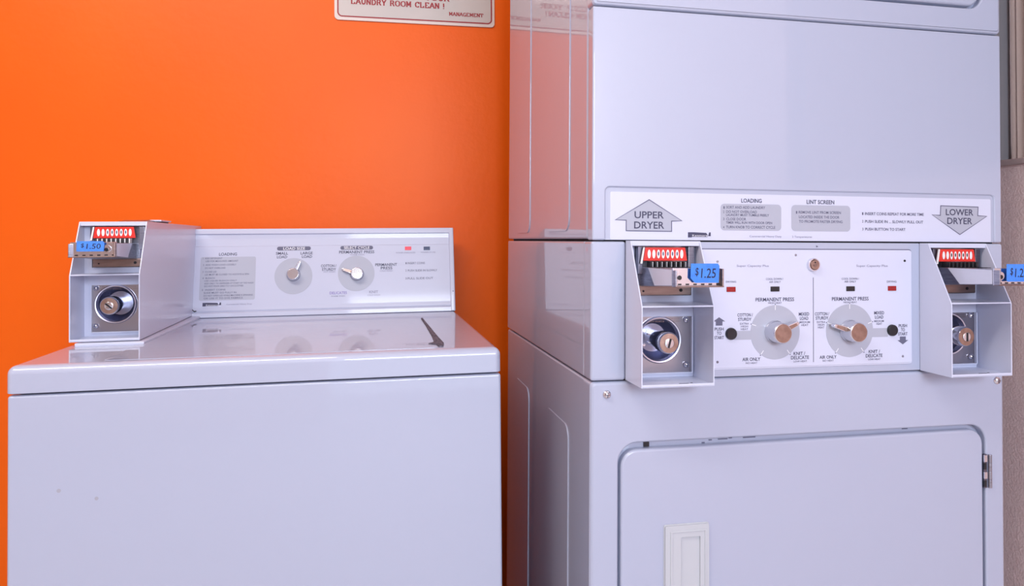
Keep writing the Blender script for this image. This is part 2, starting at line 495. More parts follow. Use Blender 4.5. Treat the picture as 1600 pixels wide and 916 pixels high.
# ------------------------------------------------------------------ sign on the orange wall
sgn = empty('wall_sign', 'cream metal sign with red border and red lettering on the orange wall', 'sign', (-0.0869, WY, 1.6245), (0, -R(0.75), 0))
b = MB(); W, H = 0.3955, 0.25
b.prism(rrect(0, W, 0, H, 0.010, 6), -0.0042, -0.0006, 'sign_edge', 0.0014, 2)
b.flat(rrect(0.0085, W - 0.0085, 0.009, H - 0.009, 0.009, 6), -0.0044, 'sign')
b.build('sign_plate', sgn)
b = MB()
for q in outline(rrect(0.0085, W - 0.0085, 0.0093, H - 0.009, 0.010, 8), 0.0032): b.flat(q, -0.0047, 'sign_red')
b.build('red_border', sgn, 'dark red rounded border line')

# slab-serif stroke lettering for the sign
SG = {
 'A': ([(0, 0, .42, 1), (.42, 1, .84, 0), (.18, .36, .66, .36)], [(0, 0), (.84, 0)]),
 'C': ([(.78, .78, .5, .97), (.5, .97, .2, .88), (.2, .88, .06, .5), (.06, .5, .2, .12), (.2, .12, .5, .03), (.5, .03, .78, .22), (.78, .65, .78, 1)], []),
 'D': ([(.14, 0, .14, 1), (.0, .96, .45, .96), (.45, .96, .76, .72), (.76, .72, .76, .28), (.76, .28, .45, .04), (.45, .04, .0, .04)], []),
 'E': ([(.14, 0, .14, 1), (0, .96, .7, .96), (0, .04, .72, .04), (.14, .5, .5, .5), (.7, .74, .7, 1), (.72, 0, .72, .28)], []),
 'G': ([(.78, .78, .5, .97), (.5, .97, .2, .88), (.2, .88, .06, .5), (.06, .5, .2, .12), (.2, .12, .5, .03), (.5, .03, .76, .12), (.76, 0, .76, .44), (.5, .44, .88, .44)], []),
 'K': ([(.14, 0, .14, 1), (.2, .45, .7, 1), (.34, .58, .76, 0)], [(.14, 0), (.14, 1), (.72, 1), (.76, 0)]),
 'L': ([(.14, 0, .14, 1), (0, .04, .7, .04), (.7, 0, .7, .32)], [(.14, 1)]),
 'M': ([(.12, 0, .12, 1), (.12, 1, .47, .25), (.47, .25, .82, 1), (.82, 0, .82, 1)], [(.12, 0), (.82, 0), (.08, 1), (.86, 1)]),
 'N': ([(.12, 0, .12, 1), (.12, 1, .74, 0), (.74, 0, .74, 1)], [(.12, 0), (.08, 1), (.74, 1)]),
 'O': ([(.5, .97, .2, .88), (.2, .88, .06, .5), (.06, .5, .2, .12), (.2, .12, .5, .03), (.5, .03, .8, .12), (.8, .12, .9, .5), (.9, .5, .8, .88), (.8, .88, .5, .97)], []),
 'P': ([(.14, 0, .14, 1), (0, .96, .55, .96), (.55, .96, .76, .76), (.76, .76, .55, .46), (.55, .46, .14, .46)], [(.14, 0)]),
 'R': ([(.14, 0, .14, 1), (0, .96, .55, .96), (.55, .96, .74, .76), (.74, .76, .55, .5), (.55, .5, .14, .5), (.48, .5, .76, .04), (.72, .04, .9, .04)], [(.14, 0)]),
 'S': ([(.68, .8, .42, .97), (.42, .97, .12, .8), (.12, .8, .2, .58), (.2, .58, .62, .42), (.62, .42, .7, .2), (.7, .2, .42, .03), (.42, .03, .1, .2), (.1, 0, .1, .34), (.68, .66, .68, 1)], []),
 'T': ([(.42, 0, .42, 1), (0, .96, .84, .96), (.02, .7, .02, 1), (.82, .7, .82, 1)], [(.42, 0)]),
 'U': ([(.14, 1, .14, .25), (.14, .25, .44, .03), (.44, .03, .74, .25), (.74, .25, .74, 1)], [(.14, 1), (.74, 1)]),
 'Y': ([(.42, 0, .42, .45), (.42, .45, .08, 1), (.42, .45, .78, 1)], [(.42, 0), (.08, 1), (.78, 1)]),
 '!': ([(.14, .3, .14, 1), (.14, 0, .14, .13)], []),
}
def slab(mb, s, x, z, w, h, y, m, t=0.25):
    """serif lettering, left x, bottom z, total width w, cap height h"""
    adv = []; cur = 0
    for ch in s:
        adv.append(cur)
        cur += 0.62 if ch == ' ' else (0.46 if ch == '!' else (1.12 if ch in 'MO' else 1.0))
    k = w / (cur - 0.1)
    dy = 0.0
    for ch, a in zip(s, adv):
        if ch not in SG: continue
        st, serif = SG[ch]
        segs = list(st) + [(px - .15, .04 if pz < .5 else .96, px + .15, .04 if pz < .5 else .96) for px, pz in serif]
        for j, (a0, b0, a1, b1) in enumerate(segs):
            tt = (t if j < len(st) else 0.12) * h
            P = Vector(((a + a0) * k, b0 * h)); Q = Vector(((a + a1) * k, b1 * h)); e = (Q - P)
            if e.length < 1e-6: continue
            horiz = abs(e.x) > abs(e.y) * 3
            if horiz: tt = min(tt, 0.15 * h)
            e.normalize(); nn = Vector((-e.y, e.x)) * tt / 2
            if not horiz: P -= e * 0; Q += e * 0
            dy += 1e-6
            mb.raw([(x + c.x, y - dy, z + c.y) for c in (P + nn, Q + nn, Q - nn, P - nn)], [(0, 1, 2, 3)], m)
b = MB()
slab(b, 'LAUNDRY ROOM CLEAN !', 0.0395, 0.0405, 0.229, 0.0135, -0.0048, 'sign_red')
slab(b, 'MANAGEMENT', 0.2795, 0.0245, 0.0865, 0.0090, -0.0048, 'sign_red')
slab(b, 'PLEASE KEEP YOUR', 0.0515, 0.0600, 0.229, 0.0130, -0.0048, 'sign_red')
b.build('sign_lettering', sgn, 'dark red slab-serif lettering')

# ------------------------------------------------------------------ coin meter (shared builder)
MW, MH = 0.1055, 0.197
def screw(parent, x, y, z, r=0.0055, name='screw'):
    b = MB()
    b.lathe([(r, 0), (r, -0.0012), (r * .8, -0.003), (r * .42, -0.0042), (0.0, -0.0046)], 'chrome', seg=16)
    b.box(-r * .6, r * .6, -0.0050, -0.0035, -0.0005, 0.0005, 'dark_steel')
    b.box(-0.0005, 0.0005, -0.0050, -0.0035, -r * .6, r * .6, 'dark_steel')
    return b.build(name, parent, loc=(x, y, z))

def coin_meter(parent, loc, back, price, tape_x, tape_cut, label, tape_label, rot=0.0, hasp=False, d=0.0615, dt=0.0150, slot_angle=15):
    t = 0.0020
    root = MB()
    prof = [(back, 0), (-d, 0), (-d, 0.108), (-dt, MH), (back, MH)]
    root.prism(prof, 0, t, 'meter_white', 0.0007, 2, axis='x')
    root.prism(prof, MW - t, MW, 'meter_white', 0.0007, 2, axis='x')
    root.box(t * .5, MW - t * .5, -dt, back, MH - t, MH, 'meter_white', 0.0006)          # top sheet
    root.box(t * .5, MW - t * .5, -d, back, 0, t, 'meter_white', 0.0006)               # bottom sheet
    root.box(t * .5, MW - t * .5, -d, 0.001, 0.1075, 0.1098, 'meter_white', 0.0006)      # shelf between the two bays
    # folded lips at the mouth
    root.box(t * .5, MW - t * .5, -dt, -dt + 0.0022, MH - 0.007, MH - t * .5, 'meter_white', 0.0005)
    root.box(t * .5, MW - t * .5, -d, -d + 0.002, 0.0, 0.0045, 'meter_white', 0.0005)
    # white back plate with the two openings
    X0, X1 = 0.0135, 0.1005
    for x0, x1, z0, z1 in ((t, X0, t, MH - t), (X1, MW - t, t, MH - t), (X0, X1, t, 0.0085), (X0, X1, 0.0885, 0.1185), (X0, X1, 0.1895, MH - t)):
        root.box(x0, x1, 0.0, 0.003, z0, z1, 'meter_white')
    # inner raised flange around the lower bay
    root.box(X1 - 0.0005, X1 + 0.0012, -0.004, 0.001, 0.008, 0.0885, 'meter_white', 0.0004)
    root.box(X0 - 0.0012, X0 + 0.0005, -0.004, 0.001, 0.008, 0.0885, 'meter_white', 0.0004)
    root.box(X0, X1, -0.004, 0.001, 0.0070, 0.0088, 'meter_white', 0.0004)
    # small scratches and spots on the shelf and floor
    root.box(0.060, 0.074, -0.050, -0.047, t, t + 0.0003, 'gap'); root.box(0.078, 0.081, -0.046, -0.044, t, t + 0.0003, 'gap')
    o = root.build('coin_meter', parent, label, loc=loc, rot=(0, 0, rot))
    # upper bay: dark mechanism box
    b = MB()
    b.box(X0, X1, 0.004, 0.006, 0.118, 0.190, 'steel')
    b.box(X0 + 0.001, X0 + 0.008, -0.012, 0.004, 0.150, 0.189, 'dark_steel', 0.0006)
    b.box(X1 - 0.010, X1 - 0.001, -0.012, 0.004, 0.150, 0.189, 'steel', 0.0006)
    for k in range(4): b.box(X1 - 0.0088 + k * 0.002, X1 - 0.0080 + k * 0.002, -0.0128, -0.0118, 0.151, 0.188, 'dark_steel')
    b.box(X0 + 0.002, X1 - 0.002, -0.004, 0.004, 0.1195, 0.134, 'bronze', 0.0008)
    b.lathe([(0.0024, -0.0048), (0.0024, -0.0042)], 'gap', cx=X1 - 0.018, cz=0.1265, seg=14)
    b.lathe([(0.0014, -0.0048), (0.0014, -0.0042)], 'gap', cx=X0 + 0.012, cz=0.1255, seg=10)
    b.box(X0 + 0.001, X0 + 0.010, -0.004, 0.004, 0.134, 0.150, 'dark_steel', 0.0006)
    b.box(X1 - 0.011, X1 - 0.001, -0.004, 0.004, 0.134, 0.150, 'dark_steel', 0.0006)
    b.build('slide_mechanism', o)
    # red coin guide with eight ovals and the teeth below
    b = MB()
    ga, gb_ = 0.0205, 0.0865
    b.prism([(ga, 0.1690), (gb_, 0.1690), (gb_ - 0.003, 0.1880), (ga + 0.003, 0.1880)], -0.0165, -0.0140, 'red_plate', 0.0005)
    b.prism([(ga - 0.0045, 0.165), (ga - 0.0015, 0.165), (ga + 0.0022, 0.1880), (ga - 0.0002, 0.1880)], -0.0168, -0.0145, 'oval_white', 0.0003)
    for k in range(8):
        cx = ga + 0.0085 + k * (gb_ - ga - 0.017) / 7
        b.flat([(cx + 0.0024 * math.cos(a), 0.1785 + 0.0062 * math.sin(a)) for a in [2 * math.pi * i / 18 for i in range(18)]], -0.01668, 'oval_white')
        if 2 <= k <= 6:
            b.flat([(cx + 0.0012 * math.cos(a), 0.1790 + 0.0030 * math.sin(a)) for a in [2 * math.pi * i / 12 for i in range(12)]], -0.01675, 'ink_soft' if slot_angle != 0 else 'black')
        b.box(cx - 0.0026, cx - 0.0004, -0.030, -0.0145, 0.1600, 0.1685, 'black', 0.0004)
        b.box(cx + 0.0002, cx + 0.0022, -0.026, -0.0145, 0.1600, 0.1680, 'oval_white', 0.0004)
    b.build('coin_guide', o, 'red guide plate with eight white ovals')
    # coin slide: steel tongue running out to the grip
    b = MB()
    sx0, sx1 = 0.0212, 0.0852
    y1, y2 = 0.003, -0.1120
    side = [(y1, 0.1320), (y2, 0.1395), (y2, 0.1605), (y1, 0.1600)]
    b.prism(side, sx0, sx1, 'steel', 0.0006, 1, axis='x')
    lab = [(-0.055, 0.1367), (-0.1110, 0.1402), (-0.1110, 0.1600), (-0.033, 0.1598)]
    b.prism(lab, sx0 - 0.0005, sx0 - 0.0001, 'meter_white', axis='x')
    b.prism(lab, sx1 + 0.0001, sx1 + 0.0005, 'meter_white', axis='x')
    for k in range(8):
        cx = ga + 0.0085 + k * (gb_ - ga - 0.017) / 7
        b.box(cx - 0.001, cx + 0.001, -0.052, -0.030, 0.1600, 0.1609, 'black')
    b.build('coin_slide', o)
    # grip at the end of the slide
    b = MB()
    hx0, hx1 = 0.0205, 0.0865
    b.box(hx0, hx1, -0.1150, -0.1120, 0.1385, 0.1625, 'chrome', 0.0008)
    b.box(hx0, hx1, -0.1240, -0.1130, 0.1385, 0.1402, 'bronze', 0.0006)  # lip and right flange: the warm room's reflection put into the colour
    b.box(hx0, hx0 + 0.0022, -0.1230, -0.1130, 0.1385, 0.1600, 'steel', 0.0007)
    b.box(hx1 - 0.0022, hx1, -0.1230, -0.1130, 0.1385, 0.1620, 'bronze', 0.0007)
    for k in range(6):
        cx = hx0 + 0.007 + k * 0.0105
        b.box(cx, cx + 0.0045, -0.1155, -0.1145, 0.1410, 0.1428, 'black')
    tx = 0.0075 if tape_cut > 0 else 0.0525
    b.lathe([(0.0058, -0.1180), (0.0062, -0.1157), (0.0062, -0.1145)], 'chrome', cx=hx0 + tx, cz=0.1520, seg=20)
    b.lathe([(0.0030, -0.1187), (0.0030, -0.1175)], 'black', cx=hx0 + tx, cz=0.1505, seg=14)
    b.build('slide_grip', o, 'chrome end of the slide with a folded lip, its warm reflection painted bronze')
    # price tape
    b = MB()
    a, c_ = tape_x, tape_x + 0.0385
    zb, zt = (0.1440, 0.1685) if tape_cut > 0 else (0.1480, 0.1640)
    cut = abs(tape_cut)
    out = [(a + cut, zb), (c_, zb), (c_ + 0.0012, zt - 0.003), (c_ - 0.001, zt), (a + 0.0005, zt), (a, zb + cut)]
    b.prism(out, -0.1196, -0.1193, 'tape')
    hgt = (zt - zb)
    s1, s2 = price
    b.text(s1, a + 0.0085, zb + hgt * .56, 0.0046, hgt * .46, -0.1198, 'marker', 0.008, 0.1)
    b.text(s2, a + 0.0242, zb + hgt * .50, 0.0205, hgt * .50, -0.1198, 'marker', 0.006, 0.1)
    b.build('price_tape', o, tape_label)
    # lower bay: steel face with cup and lock
    b = MB()
    LX, LZ = 0.0510, 0.0555
    b.plate_hole(rect(X0, X1, 0.0085, 0.0885), circle(LX, LZ, 0.0300), 0.0012, 0.006, 'plate_steel', 0.0020)
    b.lathe([(0.0300, 0.0055), (0.0285, 0.010), (0.0235, 0.0215), (0.0205, 0.0250), (0.0, 0.0255)], 'cup_steel', cx=LX, cz=LZ, seg=40, cap=False)
    b.lathe([(0.0335, 0.0012), (0.0335, -0.0010), (0.0322, -0.0030), (0.0305, -0.0026), (0.0292, 0.006)], 'ring_steel', cx=LX, cz=LZ, seg=40, cap=False)
    b.lathe([(0.0022, 0.0215), (0.0022, 0.0252)], 'chrome', cx=LX - 0.014, cz=LZ + 0.010, seg=12)
    b.lathe([(0.0022, 0.0215), (0.0022, 0.0252)], 'chrome', cx=LX - 0.014, cz=LZ - 0.010, seg=12)
    b.text('TO AVOID DAMAGE TO THE LOCK', 0.056, 0.0850, 0.054, 0.0020, 0.0009, 'bronze')
    b.text('DO NOT FORCE    TURN KEY', 0.056, 0.0815, 0.058, 0.0018, 0.0009, 'bronze')
    b.build('lock_plate', o, 'brushed steel plate with a round recessed cup')
    b = MB()
    y_f = -0.0350
    b.lathe([(0.0125, 0.025), (0.0125, -0.012), (0.0150, -0.014), (0.0152, y_f + 0.003), (0.0142, y_f + 0.0008), (0.0135, y_f)], 'chrome', seg=36)
    b.lathe([(0.0135, y_f - 0.0001), (0.0075, y_f - 0.0004), (0.0070, y_f + 0.001)], 'copper', seg=36)
    b.lathe([(0.0068, y_f + 0.001), (0.0068, y_f - 0.0012), (0.0058, y_f - 0.0018), (0.0, y_f - 0.0018)], 'chrome', seg=28)
    mtx = Matrix.Rotation(R(slot_angle), 4, 'Y')
    b.box(-0.0014, 0.0014, y_f - 0.0024, y_f - 0.0010, -0.0064, 0.0064, 'black', mtx=mtx)
    b.build('lock_cylinder', o, 'round copper-faced lock with a dark key slot', loc=(LX, 0, LZ))
    for zz in (0.0190, 0.0870 - 0.0035): screw(o, 0.0925 if tape_cut > 0 else 0.0135 + 0.0065, 0.0008, zz, 0.0046, 'meter_screw')
    if hasp:
        b = MB()
        b.prism([(0.02, MH - 0.0005), (0.19, MH - 0.0005), (0.19, MH + 0.002), (0.175, MH + 0.0042), (0.09, MH + 0.0058), (0.03, MH + 0.0012)], 0.040, 0.080, 'steel', 0.0008, axis='x')
        b.box(0.052, 0.092, 0.125, 0.200, MH + 0.0035, MH + 0.0068, 'meter_white', 0.001)
        b.box(0.055, 0.088, 0.120, 0.195, MH + 0.0002, MH + 0.0035, 'gap')
        b.build('hasp', o, 'low steel hasp lying on the top of the meter box')
    return o

def disc_dial(parent, cx, cz, r, y, name='dial_disc', ticks=None, band=None):
    b = MB()
    b.lathe([(r, y + 0.0006), (r, y), (0, y)], 'print_grey', cx=cx, cz=cz, seg=56)
    if band: b.box(band[0], band[1], y + 0.0001, y + 0.0006, band[2], band[3], 'print_grey')
    for a in (ticks or []):
        a = R(a); c_, s_ = math.cos(a), math.sin(a)
        b.flat([(cx + (r * .82) * c_ - .0005 * s_, cz + (r * .82) * s_ + .0005 * c_), (cx + (r * .82) * c_ + .0005 * s_, cz + (r * .82) * s_ - .0005 * c_),
                (cx + (r * 1.0) * c_ + .0005 * s_, cz + (r * 1.0) * s_ - .0005 * c_), (cx + (r * 1.0) * c_ - .0005 * s_, cz + (r * 1.0) * s_ + .0005 * c_)], y - 0.0001, 'ink_white')
        b.flat(circle(cx + r * 1.03 * c_, cz + r * 1.03 * s_, 0.0008, 8), y - 0.0001, 'ink')
    return b.build(name, parent)

def knob(parent, cx, cz, y, ang, r, ln, plen, face, pmat, label, pw=0.0085):
    b = MB()
    b.lathe([(r * 1.12, 0), (r * 1.12, -0.002), (r * 1.02, -0.004), (r, -ln + 0.002), (r * .94, -ln + 0.0004), (r * .88, -ln)], 'chrome', seg=36)
    b.lathe([(r * .88, -ln), (r * .86, -ln - 0.0004), (0, -ln - 0.0004)], face, seg=36)
    mtx = Matrix.Rotation(-R(ang), 4, 'Y')
    b.prism([(r * .7, -pw * .55), (plen, -pw * .36), (plen + 0.002, 0), (plen, pw * .36), (r * .7, pw * .55)], -ln * .62, -ln * .18, 'chrome', 0.0012, 2, mtx=mtx)
    b.prism([(r * 1.0, -pw * .34), (plen - 0.003, -pw * .22), (plen - 0.003, pw * .22), (r * 1.0, pw * .34)], -ln * .62 - 0.0003, -ln * .60, pmat, mtx=mtx)
    return b.build('selector_knob', parent, label, loc=(cx, y, cz))

# ------------------------------------------------------------------ top-load washer
wa = empty('washing_machine', 'white top-loading coin washer standing against the orange wall', 'washing machine', (-0.46898, 1.08153, -0.0044), (0, -0.0131, -0.0032))
WW = 0.683
b = MB()
b.box(-0.0015, WW, 0.002, 0.648, 0.045, 0.8790, 'enamel', 0.0045, 4)
b.flat(circle(0.0630, 0.7459, 0.0028, 14), 0.0019, 'pit'); b.flat(circle(0.1105, 0.7316, 0.0026, 14), 0.0019, 'pit')
b.build('cabinet', wa)
b = MB(); b.box(0.012, WW - 0.012, 0.012, 0.64, 0.878, 0.886, 'gap'); b.build('seam_gasket', wa)
for x, y in ((0.05, 0.05), (WW - 0.05, 0.05), (0.05, 0.6), (WW - 0.05, 0.6)):
    b = MB(); b.box(-0.02, 0.02, -0.02, 0.02, 0.005, 0.05, 'black', 0.004); b.build('foot', wa, loc=(x, y, 0))
# top deck: rounded vertical corners and a generous radius along the top edge
def deck(mb, x0, x1, y0, y1, z0, z1, rc, rt, m, holes=None):
    rings = [(0, z0 + 0.001), (0, z1 - rt)]
    for k in range(1, 7):
        a = k / 6 * math.pi / 2; rings.append((rt * (1 - math.cos(a)), z1 - rt + rt * math.sin(a)))
    vs_, fs = [], []; N = None
    for ins, z in [(0.0015, z0)] + rings:
        pts = rrect(x0 + ins, x1 - ins, y0 + ins, y1 - ins, max(0.002, rc - ins), 6); N = len(pts)
        vs_ += [(a, c_, z) for a, c_ in pts]
    nr = len(rings) + 1
    for i in range(nr - 1):
        for k in range(N):
            a, c_ = i * N + k, i * N + (k + 1) % N; fs.append((a, c_, c_ + N, a + N))
    fs.append([(nr - 1) * N + k for k in range(N)]); fs.append(list(reversed(range(N))))
    mb.raw(vs_, fs, m)
b = MB(); deck(b, -0.003, WW, 0, 0.648, 0.8812, 0.9195, 0.009, 0.012, 'enamel')
dk = b.build('top_deck', wa)
b = MB(); deck(b, 0.112, 0.588, 0.020, 0.505, 0.9190, 0.9200, 0.008, 0.0005, 'enamel'); b.build('lid', dk)
# worn dark gap along the right edge of the lid
b = MB()
pts = [(0.5895, 0.430), (0.5900, 0.30), (0.5890, 0.16), (0.5862, 0.075), (0.5760, 0.060), (0.5860, 0.050), (0.5905, 0.030), (0.5965, 0.030), (0.6005, 0.060), (0.5990, 0.10), (0.5975, 0.16), (0.5950, 0.30), (0.5925, 0.435)]
b.prism(pts, 0.9193, 0.9213, 'scuff', axis='z'); b.build('worn_gap', dk, 'dark worn streak along the right side of the lid')

# console
import_tilt = R(11.19)
cs_o = (0.0879, 0.565, 0.9205)
b = MB()
CW, CH_ = 0.5912, 0.1990
st, ct = math.sin(import_tilt), math.cos(import_tilt)
# body in console frame: x right, z up the slope, y into the machine
dep = 0.055
b.prism([(0.0045, 0), (0.0045, CH_), (0.025, CH_), (dep, CH_ - 0.012), (dep, 0)], 0.001, CW - 0.001, 'console_white', 0.001, 1, axis='x')
b.box(0, 0.0112, 0, dep - 0.01, 0, CH_, 'console_white', 0.0025, 3)
b.box(CW - 0.0112, CW, 0, dep - 0.01, 0, CH_, 'console_white', 0.0025, 3)
b.box(0.008, CW - 0.008, 0.0, 0.03, CH_ - 0.0130, CH_ - 0.0002, 'console_white', 0.0020, 3)
b.prism([(0.0005, 0.0), (0.0005, 0.010), (0.0048, 0.0125), (0.0048, 0.0)], 0.010, CW - 0.010, 'console_white', 0.0008, 1, axis='x')
# face: slightly recessed sheet with a cove under the top rim and a lip at the bottom
face = [(0.0046, 0.010), (0.0022, 0.0150), (0.0022, 0.0200), (0.0030, 0.0240), (0.0030, 0.1580), (0.0060, 0.1612), (0.0034, 0.1862), (0.0080, 0.1862), (0.0080, 0.010)]
b.prism(face, 0.0105, CW - 0.0105, 'console_white', 0.0, 1, axis='x')
con = b.build('console', wa, loc=cs_o, rot=(-import_tilt, 0, 0), smooth=25)
X0 = 0.0879
PF = 0.0030
def cx_(x): return x / 1000 - X0
b = MB()
b.flat(rrect(cx_(173.4 - 58.3), cx_(173.4 + 58.3), 0.0378, 0.1349, 0.004), PF - 0.0002, 'print_grey')
b.build('printed_field', con)
for c0, hh in ((313.7, 152.5), (453.6, 152.6)):
    b = MB(); b.flat(rrect(cx_(c0 - 37), cx_(c0 + 37), hh / 1000 - 0.0044, hh / 1000 + 0.0044, 0.0042), PF - 0.0002, 'ink_soft')
    b.build('printed_pill', con, 'dark grey rounded bar behind a heading')
for s, x, z, w, h in CONSOLE_TEXT:
    big = h > 5
    m = 'ink_soft' if x > 250 else ('ink_soft' if not big else 'ink')
    if s in ('LOAD SIZE', 'SELECT CYCLE'): m = 'ink_white'
    elif s == 'DELICATES': m = 'ink_violet'
    elif s == 'KNIT' or h < 4 and x > 250 or s.startswith('Comm'): m = 'ink_faint'
    elif big: m = 'ink'
    b = MB(); b.text(s, cx_(x), z / 1000, w / 1000, h / 1000, PF - 0.0004, m, 0.012 if big else 0.004)
    b.build('lettering', con)
def badge(parent, cx, cz, w, h, y):
    b = MB()
    x0, x1, z0, z1 = cx - w / 2, cx + w / 2, cz - h / 2, cz + h / 2
    b.prism(rrect(x0, x1, z0, z1, 0.0006, 2), y, y + 0.0008, 'panel_white')
    b.flat([(x0, z0 + h * .05), (x0 + w * .17, z0 + h * .05), (x0 + w * .17, z0 + h * .55), (x0 + w * .86, z0 + h * .55), (x0 + w * .80, z1 - h * .1), (x0 + w * .27, z1), (x0, z1)], y - 0.0002, 'ink')
    b.flat(rect(x0 + w * .17, x0 + w * .86, z0 + h * .14, z0 + h * .55), y - 0.00021, 'ink')
    b.flat([(x0 + w * .88, z0 + h * .3), (x1, z0 + h * .3), (x1, z1), (x0 + w * .93, z1)], y - 0.0002, 'ink')
    b.text('Kenmore', cx + w * .02, cz - h * .10, w * .66, h * .34, y - 0.0004, 'ink_white', 0.0)
    return b.build('badge', parent, 'small dark badge with a brand name in white script')
badge(con, cx_(142.3), 0.0289, 0.0383, 0.0084, PF - 0.0005)
disc_dial(con, cx_(313.7), 0.0890, 0.0412, PF - 0.0005)
disc_dial(con, cx_(452.5), 0.0927, 0.0412, PF - 0.0005)
knob(con, cx_(313.9), 0.0915, PF - 0.0008, 63, 0.0135, 0.018, 0.032, 'chrome', 'console_white', 'chrome knob with a pale pointer turned up to the right', 0.007)
knob(con, cx_(454.0), 0.0905, PF - 0.0008, 161, 0.0140, 0.018, 0.034, 'chrome', 'copper', 'chrome knob with a copper-brown pointer turned left')
for c0, hh, m, lb in ((571.4, 149.8, 'red_lit', 'red indicator light'), (615.2, 149.3, 'blue_lens', 'dark indicator light')):
    b = MB(); b.box(cx_(c0 - 7.4), cx_(c0 + 7.4), PF - 0.0010, PF + 0.001, hh / 1000 - 0.0042, hh / 1000 + 0.0042, m, 0.0004); b.build('indicator_light', con, lb)
b = MB(); b.lathe([(0.0017, -0.0002), (0.0015, -0.0008), (0, -0.001)], 'dark_steel', cx=cx_(674.3), cz=0.0463, seg=12); b.build('screw', con)
b = MB()
b.tube([(0.0138, 0.0010, 0.0205), (0.0160, 0.0008, 0.0175), (0.0185, 0.0008, 0.0150), (0.0215, 0.0010, 0.0138)], 0.0009, 'gap', 6)
b.tube([(0.0185, 0.0010, 0.0142), (0.0235, 0.0010, 0.0152)], 0.0011, 'gap', 6)
b.build('clip', con, 'tiny dark clip in the lower left corner of the frame')

# meter on the washer
coin_meter(wa, (0.0045, 0.2450, 0.9255), 0.415, ('$', '1.50'), 0.0310, -0.001,
           'white coin meter box with its slide pulled out, top bay open', 'blue tape marked with the price 1.50', rot=R(3.3) * 0 + R(1.2), hasp=True, dt=0.0185, slot_angle=-50)
b = MB(); b.box(0.016, 0.120, 0.178, 0.60, 0.9190, 0.9245, 'meter_white', 0.0015, 2, mtx=None); b.build('meter_base', wa)

# ------------------------------------------------------------------ stacked dryer
DW = 0.686
dr = empty('stacked_dryer', 'tall white stacked double dryer with coin meters right of the washer', 'dryer', (0.30463, 0.95201, 0.0), (0, 0.0017, -0.0026))
DD = 0.613
def ribs(mb, z0, z1):
    for a, c_ in ((0.113, 0.256), (0.392, 0.524)):
        mb.prism(rrect(a, c_, z0, z1, 0.022, 5), -0.0008, 0.002, 'enamel', 0.0007, 2, axis='x')
        mb.prism(rrect(a, c_, z0, z1, 0.022, 5), DW - 0.002, DW + 0.0009, 'enamel', 0.0008, 2, axis='x')
# lower cabinet
b = MB()
b.box(0.0008, DW - 0.0008, 0.033, DD, 0.04, 0.8905, 'enamel', 0.004, 3)
ribs(b, 0.10, 0.8010)
door_hole = rrect(0.0413, 0.6511, 0.12, 0.8037, 0.028, 8)
b.plate_hole(rrect(0.0045, DW - 0.0045, 0.0445, 0.8865, 0.004, 3), door_hole, 0.0, 0.013, 'enamel', 0.003)
for k, (i0, yy0, i1, yy1) in enumerate(((0.0045, 0.0, 0.0018, 0.0014), (0.0018, 0.0014, 0.0, 0.0045), (0.0, 0.0045, 0.0, 0.034))):
    A = rrect(i0, DW - i0, 0.04 + i0, 0.8910 - i0, 0.006 - i0 * .4, 3); B = rrect(i1, DW - i1, 0.04 + i1, 0.8910 - i1, 0.006 - i1 * .4, 3)
    n = len(A)
    b.raw([(x, yy0, z) for x, z in A] + [(x, yy1, z) for x, z in B], [(i, (i + 1) % n, n + (i + 1) % n, n + i) for i in range(n)], 'enamel')
b.flat(door_hole, 0.0128, 'enamel')
b.box(0.0835, 0.0915, 0.0100, 0.0126, 0.7945, 0.8010, 'black')
for x, z, w in ((0.1740, 0.7952, 0.0045), (0.1850, 0.7985, 0.0050), (0.2000, 0.7990, 0.0150), (0.2170, 0.8000, 0.0050), (0.24, 0.7995, 0.020), (0.51, 0.8000, 0.010)):
    b.box(x, x + w, 0.0120, 0.0127, z - 0.0007, z + 0.0007, 'ink_soft')
b.box(0.001, DW - 0.001, 0.06, 0.6, 0.0, 0.04, 'black')
lc = b.build('lower_cabinet', dr)
screw(lc, 0.0238, 0, 0.8735, 0.0062, 'cabinet_screw'); screw(lc, 0.6722, 0, 0.8721, 0.0062, 'cabinet_screw')
# lower door, sagging a little at the latch side
def lean(pts, x0, x1, dz):
    return [(x, z + dz * (1 - (x - x0) / (x1 - x0))) for x, z in pts]
b = MB()
dp = lean(rrect(0.0452, 0.6466, 0.125, 0.7962, 0.024, 8), 0.045, 0.6465, -0.0026)
b.prism(dp, 0.0002, 0.012, 'enamel', 0.0040, 4, front_only=True)
b.flat([(0.56 + 0.006 * i, 0.705 - 0.0009 * i * i + 0.0004 * i) for i in range(3)] + [(0.572, 0.7010)], 0.0001, 'enamel')
ld = b.build('lower_door', dr)
b = MB()
hx0, hx1, hz0, hz1 = 0.1105, 0.1775, 0.545, 0.6840
b.plate_hole(rrect(hx0, hx1, hz0, hz1, 0.003, 3), rrect(0.1350, 0.1640, hz0 + 0.03, 0.6665, 0.001, 2), -0.0040, 0.008, 'handle', 0.0010)
b.prism(rrect(hx0 - 0.0012, hx1 + 0.0012, hz0 - 0.0012, hz1 + 0.0012, 0.003, 3), -0.0012, 0.0008, 'handle', 0.0005, 1)
for i, (x0, x1, z0, z1) in enumerate(((0.118, 0.1215, hz0 + .012, 0.6760), (0.1705, 0.173, hz0 + .012, 0.6760), (0.118, 0.173, 0.6745, 0.6765))):
    b.box(x0, x1, -0.0052, -0.003, z0, z1, 'handle', 0.0008)
b.raw([(0.135, 0.0075, hz0 + .03), (0.164, 0.001, hz0 + .03), (0.164, 0.001, 0.6665), (0.135, 0.0075, 0.6665)], [(0, 1, 2, 3)], 'handle')
b.build('door_handle', ld, 'off-white recessed plastic pull handle')
b = MB()
